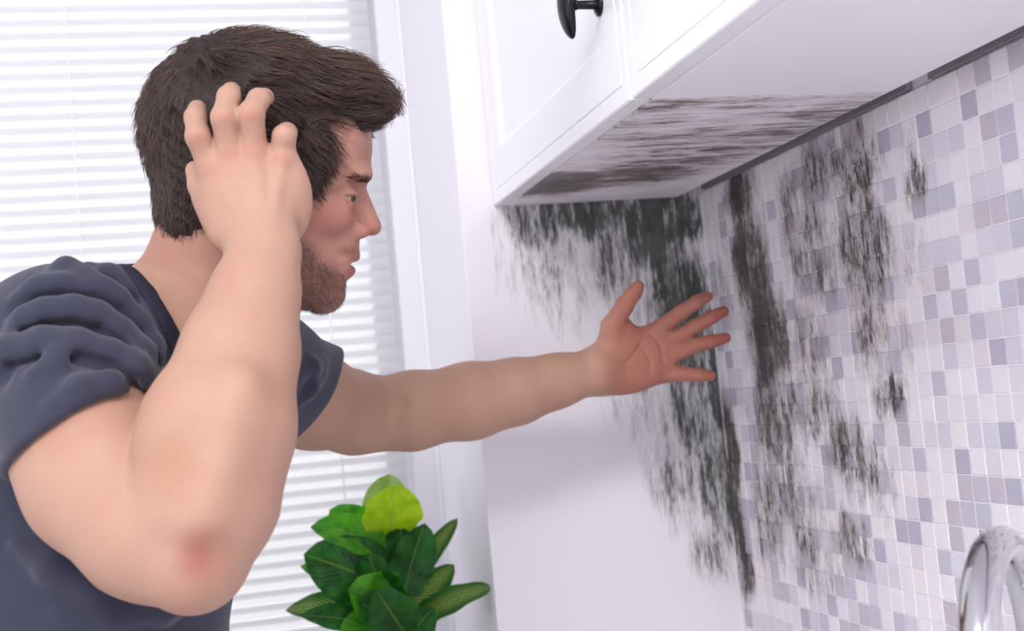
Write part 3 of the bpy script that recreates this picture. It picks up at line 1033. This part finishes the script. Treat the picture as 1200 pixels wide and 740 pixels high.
# lips
paint(near_head * spot(414, 319.5, 12, 7.5, 0.5), (190, 108, 104), 0.75)
paint(near_head * spot(415, 302.5, 11, 4.0, 0.4), (182, 104, 98), 0.6)
# stubble
st = np.maximum.reduce([spot(372, 338, 46, 40, 0.45), spot(345, 322, 42, 58, 0.45) * (px < 378), spot(318, 290, 40, 60, 0.5) * (px < 356)])
st = np.maximum(st, 0.55 * spot(408, 294, 20, 10, 0.2)) * (1 - spot(412, 312, 20, 14, 0.55))
stub = near_head * np.clip(st * (0.85 + 0.12 * NR.normal(size=len(bV))), 0, 1)
paint(stub, (92, 60, 52), 0.88)
paint(near_head * spot(411, 229.5, 10, 1.9, 0.3), (70, 46, 40), 0.8)
paint(near_head * spot(409, 236.0, 9, 1.6, 0.3), (150, 92, 82), 0.6)
# eyebrow shade and lash line
paint(near_head * spot(424, 211, 16, 4.5, 0.3), (92, 62, 52), 0.5)

skin *= 0.66
skin_t = NT('skin')
vc = skin_t.n('ShaderNodeVertexColor'); vc.layer_name = 'tone'
fine = skin_t.noise(skin_t.pos(), 900.0, 3, 0.6)
skin_t.l(skin_t.mix(skin_t.ramp(skin_t.noise(skin_t.pos(), 120.0, 4), 0.35, 0.7, 0.0, 0.10), vc.outputs['Color'], srgb(196, 120, 104)), skin_t.b.inputs['Base Color'])
skin_t.b.inputs['Roughness'].default_value = 0.52
skin_t.b.inputs['Specular IOR Level'].default_value = 0.35
skin_t.b.inputs['Subsurface Weight'].default_value = 0.12
skin_t.b.inputs['Subsurface Radius'].default_value = (1.0, 0.35, 0.2)
skin_t.b.inputs['Subsurface Scale'].default_value = 0.004
skin_t.bump(fine, 0.0004, 0.6)

feet = np.array([hip[0] - 0.02, hip[1], 0.0])
person = tag(empty('person', tuple(feet)),
             'person in dark blue t-shirt, one hand on head, other hand reaching to the wall', 'person')
me = np_mesh('body', bV, bQ)
ca = me.color_attributes.new('tone', 'FLOAT_COLOR', 'POINT')
ca.data.foreach_set('color', np.c_[skin, np.ones(len(skin))].astype(np.float32).ravel())
body_o = under(person, link('body', me, skin_t.m))

# eyes
te = NT('eye')
oc = te.n('ShaderNodeTexCoord').outputs['Object']
sx = te.n('ShaderNodeSeparateXYZ'); te.l(oc, sx.inputs[0])
dd = te.math('SQRT', te.math('ADD', te.math('POWER', sx.outputs[0], 2.0), te.math('POWER', sx.outputs[1], 2.0)))
iris = te.ramp(dd, 0.0064, 0.0074, 1.0, 0.0); pup = te.ramp(dd, 0.0022, 0.0027, 1.0, 0.0)
te.l(te.mix(pup, te.mix(iris, srgb(178, 158, 152), srgb(58, 62, 60)), (0.01, 0.01, 0.01, 1)), te.b.inputs['Base Color'])
te.b.inputs['Roughness'].default_value = 0.08
gaze = ROT[:, 0] * 0.95 + ROT[:, 1] * 0.06 - ROT[:, 2] * 0.16
gq = Vector(gaze).to_track_quat('Z', 'Y')
for e_ in EYE:
    bm = bmesh.new(); bmesh.ops.create_uvsphere(bm, u_segments=32, v_segments=20, radius=0.0118)
    o = link('eye', bm_mesh('eye', bm, smooth=True), te.m)
    o.rotation_mode = 'QUATERNION'; o.rotation_quaternion = gq
    o.location = W(*e_)
    under(person, o)


def strands(name, roots, dirs_fn, nrm, length, width, seg, mat, parent, lift=0.2, droop=0.0, curl=0.0):
    """thin three-sided tapering hairs"""
    n = len(roots); L = np.asarray(length)[:, None]
    P = roots - nrm * 0.0015
    pts = [P.copy()]
    phase = NR.uniform(0, 6.28, n)[:, None]; side0 = NR.normal(size=(n, 3))
    for s in range(seg):
        v = dirs_fn(P, nrm) + nrm * (lift * (1 - 1.3 * s / seg)) + curl * side0 * np.sin(phase + s * 1.3)
        v[:, 2] -= droop * s / seg
        v /= np.linalg.norm(v, axis=1)[:, None]
        P = P + v * L / seg; pts.append(P.copy())
    pts = np.stack(pts, 1)                                   # n, seg+1, 3
    tan = np.gradient(pts, axis=1); tan /= np.linalg.norm(tan, axis=2)[..., None] + 1e-9
    a = np.cross(tan, nrm[:, None, :]); a /= np.linalg.norm(a, axis=2)[..., None] + 1e-9
    b = np.cross(tan, a)
    w = np.asarray(width)[:, None, None] * np.linspace(1, 0.25, seg + 1)[None, :, None]
    ring = np.stack([pts + w * (math.cos(q) * a + math.sin(q) * b) for q in (0.5, 2.6, 4.7)], 2)   # n, seg+1, 3, 3
    V = ring.reshape(-1, 3)
    base_i = (np.arange(n) * (seg + 1) * 3)[:, None, None, None]
    i_ = np.arange(seg)[None, :, None]; k_ = np.arange(3)[None, None, :]
    q = np.stack(np.broadcast_arrays(i_ * 3 + k_, i_ * 3 + (k_ + 1) % 3, (i_ + 1) * 3 + (k_ + 1) % 3, (i_ + 1) * 3 + k_), -1)
    Q = (q[0] if q.shape[0] == 1 else q)[None] + base_i
    me = np_mesh(name, V, Q.reshape(-1, 4))
    tone = np.repeat(NR.uniform(0, 1, n), (seg + 1) * 3)
    ca = me.color_attributes.new('tone', 'FLOAT_COLOR', 'POINT')
    ca.data.foreach_set('color', np.c_[tone, tone, tone, np.ones(len(tone))].astype(np.float32).ravel())
    return under(parent, link(name, me, mat))


def hair_material(name, c1, c2, rough=0.42):
    t = NT(name)
    a = t.n('ShaderNodeVertexColor'); a.layer_name = 'tone'
    t.l(t.mix(a.outputs['Color'], srgb(*c1), srgb(*c2)), t.b.inputs['Base Color'])
    t.b.inputs['Roughness'].default_value = rough
    t.b.inputs['Specular IOR Level'].default_value = 0.45
    return t.m


hair_mat = hair_material('hair', (42, 30, 28), (108, 80, 70))
hair_base_mat = plain('hair_underlayer', srgb(46, 32, 30), 0.6, grain=0.003, gscale=420)
brow_mat = hair_material('brow_hair', (58, 40, 34), (84, 60, 50))
beard_mat = hair_material('beard_hair', (60, 40, 34), (96, 64, 52))

# hair: a full volume over the skull, brushed forward into a quiff
A = 7.0
hvol = U(0.018,
         E_(287, 150, 114, 103, 0.083, 4),
         E_(251, 168, 75, 108, 0.080, 4),
         E_(330, 120, 112, 66, 0.072, 22),
         E_(398, 112, 52, 40, 0.058, 16),
         E_(430, 122, 27, 30, 0.050, 20),
         E_(237, 248, 52, 62, 0.066, 12))
hvol = U(0.008, hvol, U(0, E_(368, 188, 20, 50, 0.012, 8, HZ - 0.062), E_(368, 188, 20, 50, 0.012, 8, HZ + 0.062)))
# ragged locks: ridges running with the brushing direction
_hf = ROT[:, 0] * 0.93 + ROT[:, 1] * 0.36


def ridged(P, bc, br):
    d = hvol(P, bc, br)
    if d is None: return None
    c = (P - W(300, 200, HZ))
    u = c @ ROT[:, 2]; v = c @ ROT[:, 1]; w = c @ ROT[:, 0]
    return d + 0.0036 * np.sin(u * 330 + v * 210 + 3 * np.sin(w * 40)) * sstep(-v, 0.0, 0.06) + 0.0016 * np.sin(v * 500 - w * 300 + u * 160) + 0.002 * vnoise(P, 150, 31)


# the face side is cut away along the hairline
def hairline(P):
    x, y, z_ = proj(P)
    lateral = np.abs(z_ - HZ)
    # front limit as a function of height in the picture: fringe, temple, sideburn, then behind the ear
    lim = np.interp(y, [60, 130, 146, 160, 185, 205, 228, 236, 250, 300], [480, 480, 452, 408, 392, 384, 374, 352, 252, 232])
    return np.maximum((x - lim) * HZ / F, (y - np.interp(x, [160, 200, 235, 300, 340, 380], [290, 300, 298, 266, 246, 246])) * HZ / F)


hairn = CUT(ridged, hairline)
hV, hQ = surface(hairn, W(300, 180, HZ) - 0.19, W(300, 180, HZ) + 0.19, 0.0024)
hV = relax(hV, hQ, 1, 0.4)
hb = under(person, link('hair', np_mesh('hair', hV, hQ), hair_base_mat))
crown = W(222, 96, HZ)
nsel = NR.choice(len(hV), 15000)
roots = hV[nsel] + NR.normal(size=(15000, 3)) * 0.001
hn = grad(hvol, roots)
x_, y_, z_ = proj(roots)
keep = hairline(roots) < 0.001
keep &= ~((x_ > 425) & (NR.uniform(size=len(x_)) < 0.35))
roots, hn, x_, y_, z_ = roots[keep], hn[keep], x_[keep], y_[keep], z_[keep]


def flow(P, n):
    x, y, z = proj(P)
    fwd_w = sstep(x, 205, 285)
    lat = np.abs(z - HZ) / 0.07
    dn = 0.25 + 0.75 * np.clip(lat, 0, 1) * sstep(y, 70, 170) + 0.9 * sstep(y, 150, 220)
    dn = np.where(x > 400, dn * 0.55, dn)
    v = ROT[:, 0][None] * (fwd_w - 0.12)[:, None] + ROT[:, 1][None] * (dn * (1 - 0.35 * fwd_w) + (1 - fwd_w) * 0.7)[:, None]
    j = vnoise(P, 120, 9)[:, None] * ROT[:, 1][None] * 0.36 + vnoise(P, 90, 12)[:, None] * ROT[:, 2][None] * 0.3 + vnoise(P, 260, 14)[:, None] * ROT[:, 1][None] * 0.2
    v = v + j
    v = v - n * np.sum(v * n, 1)[:, None]
    return v / (np.linalg.norm(v, axis=1)[:, None] + 1e-9)


Ln = 0.012 + 0.018 * sstep(x_, 220, 330) * (1 - sstep(y_, 150, 210)) + NR.uniform(-0.003, 0.006, len(x_))
Ln = np.where(x_ > 410, Ln * 0.75, Ln)
hs = strands('hair_strands', roots, flow, hn, Ln, NR.uniform(0.00028, 0.0005, len(x_)), 5, hair_mat, person, lift=0.30, curl=0.16)
hs.parent = hb; hs.matrix_parent_inverse = Matrix.Identity(4); tag(hs, kind='stuff')

# eyebrows and stubble
bn = None


def region_roots(mask, n):
    idx = np.flatnonzero(mask); idx = NR.choice(idx, n)
    return bV[idx] + NR.normal(size=(n, 3)) * 0.0007


for s in (-1, 1):
    m = (near_head > 0.5) & (np.hypot((px - (424 if s < 0 else 424)) / 15, (py - 210 + (px - 424) * 0.10) / 3.6) < 1) & ((zc - HZ) * s > 0.006)
    if m.sum() > 20:
        r_ = region_roots(m, 420); g_ = grad(head, r_)
        fl = lambda P, n: (lambda v: v - n * np.sum(v * n, 1)[:, None])(np.tile(-ROT[:, 0] * 0.9 - ROT[:, 1] * 0.15 + ROT[:, 2] * s * 0.8, (len(P), 1)))
        b_ = strands('eyebrow', r_, fl, g_, NR.uniform(0.005, 0.008, 420), np.full(420, 0.00025), 3, brow_mat, person, 0.25)
        tag(b_, kind='stuff')
m = (stub > 0.35)
r_ = region_roots(m, 8500); g_ = grad(head, r_)
fl = lambda P, n: np.tile(ROT[:, 1] * 0.8 + ROT[:, 0] * 0.15, (len(P), 1))
tag(strands('beard', r_, fl, g_, NR.uniform(0.002, 0.0045, len(r_)), np.full(len(r_), 0.00016), 2, beard_mat, person, 0.8), kind='stuff')

# ------------------------------------------------------------------ clothes
shirt0 = U(0.04,
           rc(W(182, 470, 1.17), W(88, 770, 1.14), 0.104, 0.125), rc(W(190, 460, 1.29), W(92, 770, 1.30), 0.110, 0.125),
           rc(W(205, 395, 1.17), W(78, 430, 1.075), 0.066, 0.080), rc(W(225, 412, 1.22), W(305, 440, 1.36), 0.066, 0.066),
           rc(W(150, 460, 1.24), W(30, 580, 1.20), 0.12, 0.14), rc(W(60, 600, 1.2), W(40, 800, 1.2), 0.13, 0.13),
           rc(W(85, 760, 1.21), hip + (0, 0, 0.02), 0.14, 0.145))
sl_r = U(0.02, rc(W(80, 425, 1.07), W(96, 500, 1.01), 0.076, 0.0655), rc(W(96, 500, 1.01), W(112, 540, 0.985), 0.0655, 0.0645))
sl_l = U(0.02, rc(W(305, 442, 1.37), W(368, 464, 1.43), 0.066, 0.0575), rc(W(368, 464, 1.43), W(400, 472, 1.46), 0.0575, 0.056))
ax_r = W(172, 612, 0.952) - W(88, 450, 1.06); ax_l = W(425, 482, 1.49) - W(320, 452, 1.385)
# hems: planes that hold the hem line seen in the photograph
hem_r = W(95, 507, 1.0); hd = W(168, 461, 0.985) - W(23, 552, 0.995); nr_ = np.cross(hd, ray(95, 507)); nr_ *= np.sign(nr_ @ ax_r)
nr_ = nr_ / np.linalg.norm(nr_) * 0.8 + ax_r / np.linalg.norm(ax_r) * 0.35
hem_l = W(369, 456, 1.44); hd = W(392, 426, 1.44) - W(343, 484, 1.44); nl_ = np.cross(hd, ray(369, 456)); nl_ *= np.sign(nl_ @ ax_l)
nl_ = nl_ / np.linalg.norm(nl_) * 0.85 + ax_l / np.linalg.norm(ax_l) * 0.3
sl_rc, sl_lc = SCUT(sl_r, plane(hem_r, nr_), 0.006), SCUT(sl_l, plane(hem_l, nl_), 0.006)
base_shirt = U(0.0, U(0.03, shirt0, sl_rc), U(0.03, shirt0, sl_lc))


folds = [
    ([(20, 350), (45, 341), (72, 337), (108, 341), (139, 354), (160, 378), (177, 411), (186, 443)], 0.0102),
    ([(14, 392), (32, 378), (55, 369), (85, 367), (113, 374), (139, 392), (160, 416), (176, 447)], 0.0126),
    ([(5, 432), (15, 414), (50, 406), (90, 408), (128, 418), (154, 434), (172, 452)], 0.0132),
    ([(40, 440), (70, 424), (96, 410)], 0.0081),
    ([(52, 330), (78, 316), (100, 326), (124, 342), (150, 352)], 0.0092),
    ([(104, 312), (128, 324), (152, 340), (168, 366), (184, 404)], 0.0092),
    ([(60, 478), (95, 455), (130, 447), (160, 452)], 0.0092),
    ([(150, 320), (166, 350), (184, 384), (198, 420)], 0.0081),
    ([(20, 640), (60, 668), (110, 690), (170, 706)], 0.0121),
    ([(70, 720), (130, 722), (190, 712), (235, 690)], 0.0121),
    ([(352, 470), (364, 455), (378, 440)], 0.0071),
    ([(350, 440), (365, 430), (380, 425)], 0.0071)]
fn_ = []
for pl, r_ in folds:
    P = []
    for x, y in pl:
        z_h = hit(base_shirt, x, y)
        if z_h: P.append((x, y, z_h + r_ * 0.12))
    for i in range(len(P) - 1):
        e0 = 0.35 if i == 0 else 1.0; e1 = 0.35 if i == len(P) - 2 else 1.0
        if abs(P[i][2] - P[i + 1][2]) < 0.06:
            fn_.append(rc(W(*P[i]), W(*P[i + 1]), r_ * e0, r_ * e1))
shirt1 = U(0.010, base_shirt, *fn_)
gr_ = []
for pl, r_ in folds[:3] + folds[5:6]:                    # valleys below the main folds
    P = [(x, y + 13, hit(base_shirt, x, y + 13)) for x, y in pl]
    gr_ += [rc(W(*p), W(*q), 0.0025, 0.0025) for p, q in zip(P, P[1:]) if p[2] and q[2] and abs(p[2] - q[2]) < 0.06]
shirt1 = SUB(shirt1, U(0.004, *gr_), 0.0115)


def creased(P, bc, br):
    d = shirt1(P, bc, br)
    if d is None: return None
    return d + 0.0009 * vnoise(P, 60, 21) + 0.0005 * vnoise(P, 150, 22)


# neck opening
nk0 = W(192, 358, 1.085); nn_ = ROT[:, 0] * 0.905 - ROT[:, 1] * 0.424; nn_ = nn_ - ray(192, 358) * (nn_ @ ray(192, 358)) / (ray(192, 358) @ ray(192, 358)) + ray(192, 358) * 0.22
nk_plane = plane(nk0, nn_)
neck_cap = rc(W(262, 300, HZ - 0.03), W(205, 440, HZ - 0.03), 0.115, 0.14)
opening = lambda P: np.maximum(neck_cap.f(P), -nk_plane(P))          # inside < 0


def shirt_fn(P, bc, br):
    d = creased(P, bc, br)
    if d is None: return None
    return -smin(-d, opening(P), 0.005)


cV, cQ = surface(shirt_fn, (-0.62, 0.80, 0.86), (0.30, 1.62, 1.66), 0.0025)
cV = relax(cV, cQ, 1, 0.4)
print('shirt', len(cV), 'hair', len(hV))
tsh = NT('jersey_fabric')
p_ = tsh.pos()
tsh.l(tsh.mix(tsh.ramp(tsh.noise(p_, 900.0, 2), 0.3, 0.7, 0.0, 0.35), srgb(54, 55, 72), srgb(68, 69, 88)), tsh.b.inputs['Base Color'])
tsh.b.inputs['Roughness'].default_value = 0.85
tsh.b.inputs['Sheen Weight'].default_value = 0.22
tsh.b.inputs['Specular IOR Level'].default_value = 0.2
tsh.bump(tsh.noise(p_, 1400.0, 2), 0.0004)
shirt = under(person, link('t_shirt', np_mesh('t_shirt', cV, cQ), tsh.m))
# ribbed neck band and stitched hems follow the shirt's surface, a little proud of it
rib_mat = plain('rib_fabric', srgb(48, 48, 64), 0.85, grain=0.0006, gscale=900, spec=0.2)


def shell(proud, lo, hi, pln, near_p, rad):
    def f(P, bc, br):
        d = creased(P, bc, br)
        if d is None: return None
        h_ = pln(P)
        return np.maximum.reduce([d - proud, -d - 0.004, h_ - hi, lo - h_, near_p(P) - rad])
    return f


def add_shell(name, node, c, r_):
    V, Q = surface(node, c - r_, c + r_, 0.0022)
    o = link(name, np_mesh(name, relax(V, Q, 1, 0.4), Q), rib_mat); o.parent = shirt
    return o


add_shell('neck_band', shell(0.0016, -0.020, -0.0012, nk_plane, rc(W(262, 300, HZ - 0.03), W(205, 440, HZ - 0.03), 0.0, 0.0).f, 0.16), W(205, 370, HZ), 0.21)

# trousers and shoes
jean = plain('denim', srgb(52, 56, 72), 0.85, grain=0.0006, gscale=700)
legs = []
for s in (-1, 1):
    h0 = hip + ROT[:, 2] * 0.085 * s + (0, 0, -0.03)
    kn_ = np.array([feet[0] + 0.03, h0[1] + 0.03 * s, 0.50]); an = np.array([feet[0] - 0.02, h0[1] + 0.04 * s, 0.10])
    legs.append(U(0.03, rc(h0, kn_, 0.098, 0.070), rc(kn_, an, 0.070, 0.055)))
trs = U(0.03, U(0.02, rc(hip + (0, 0, 0.03), hip - (0, 0, 0.05), 0.142, 0.14)), *legs)
trs = CUT(trs, plane((0, 0, 0.055), (0, 0, -1)))
V, Q = surface(trs, (hip[0] - 0.3, hip[1] - 0.35, 0.03), (hip[0] + 0.3, hip[1] + 0.35, hip[2] + 0.2), 0.008)
under(person, link('trousers', np_mesh('trousers', V, Q), jean))
shoe_mat = plain('shoe_leather', srgb(40, 38, 40), 0.5)
for s in (-1, 1):
    y_f = hip[1] + ROT[1, 2] * 0.085 * s + 0.04 * s
    c_ = np.array([feet[0] - 0.02, y_f, 0.0])
    sh = CUT(U(0.03, rc(c_ + (-0.03, 0, 0.045), c_ + (0.16, 0, 0.03), 0.043, 0.036), rc(c_ + (0, 0, 0.05), c_ + (0, 0, 0.11), 0.045, 0.042)), plane((0, 0, 0.0), (0, 0, -1)))
    V, Q = surface(sh, c_ - (0.12, 0.1, 0.02), c_ + (0.26, 0.1, 0.2), 0.005)
    under(person, link('shoe', np_mesh('shoe', V, Q), shoe_mat))
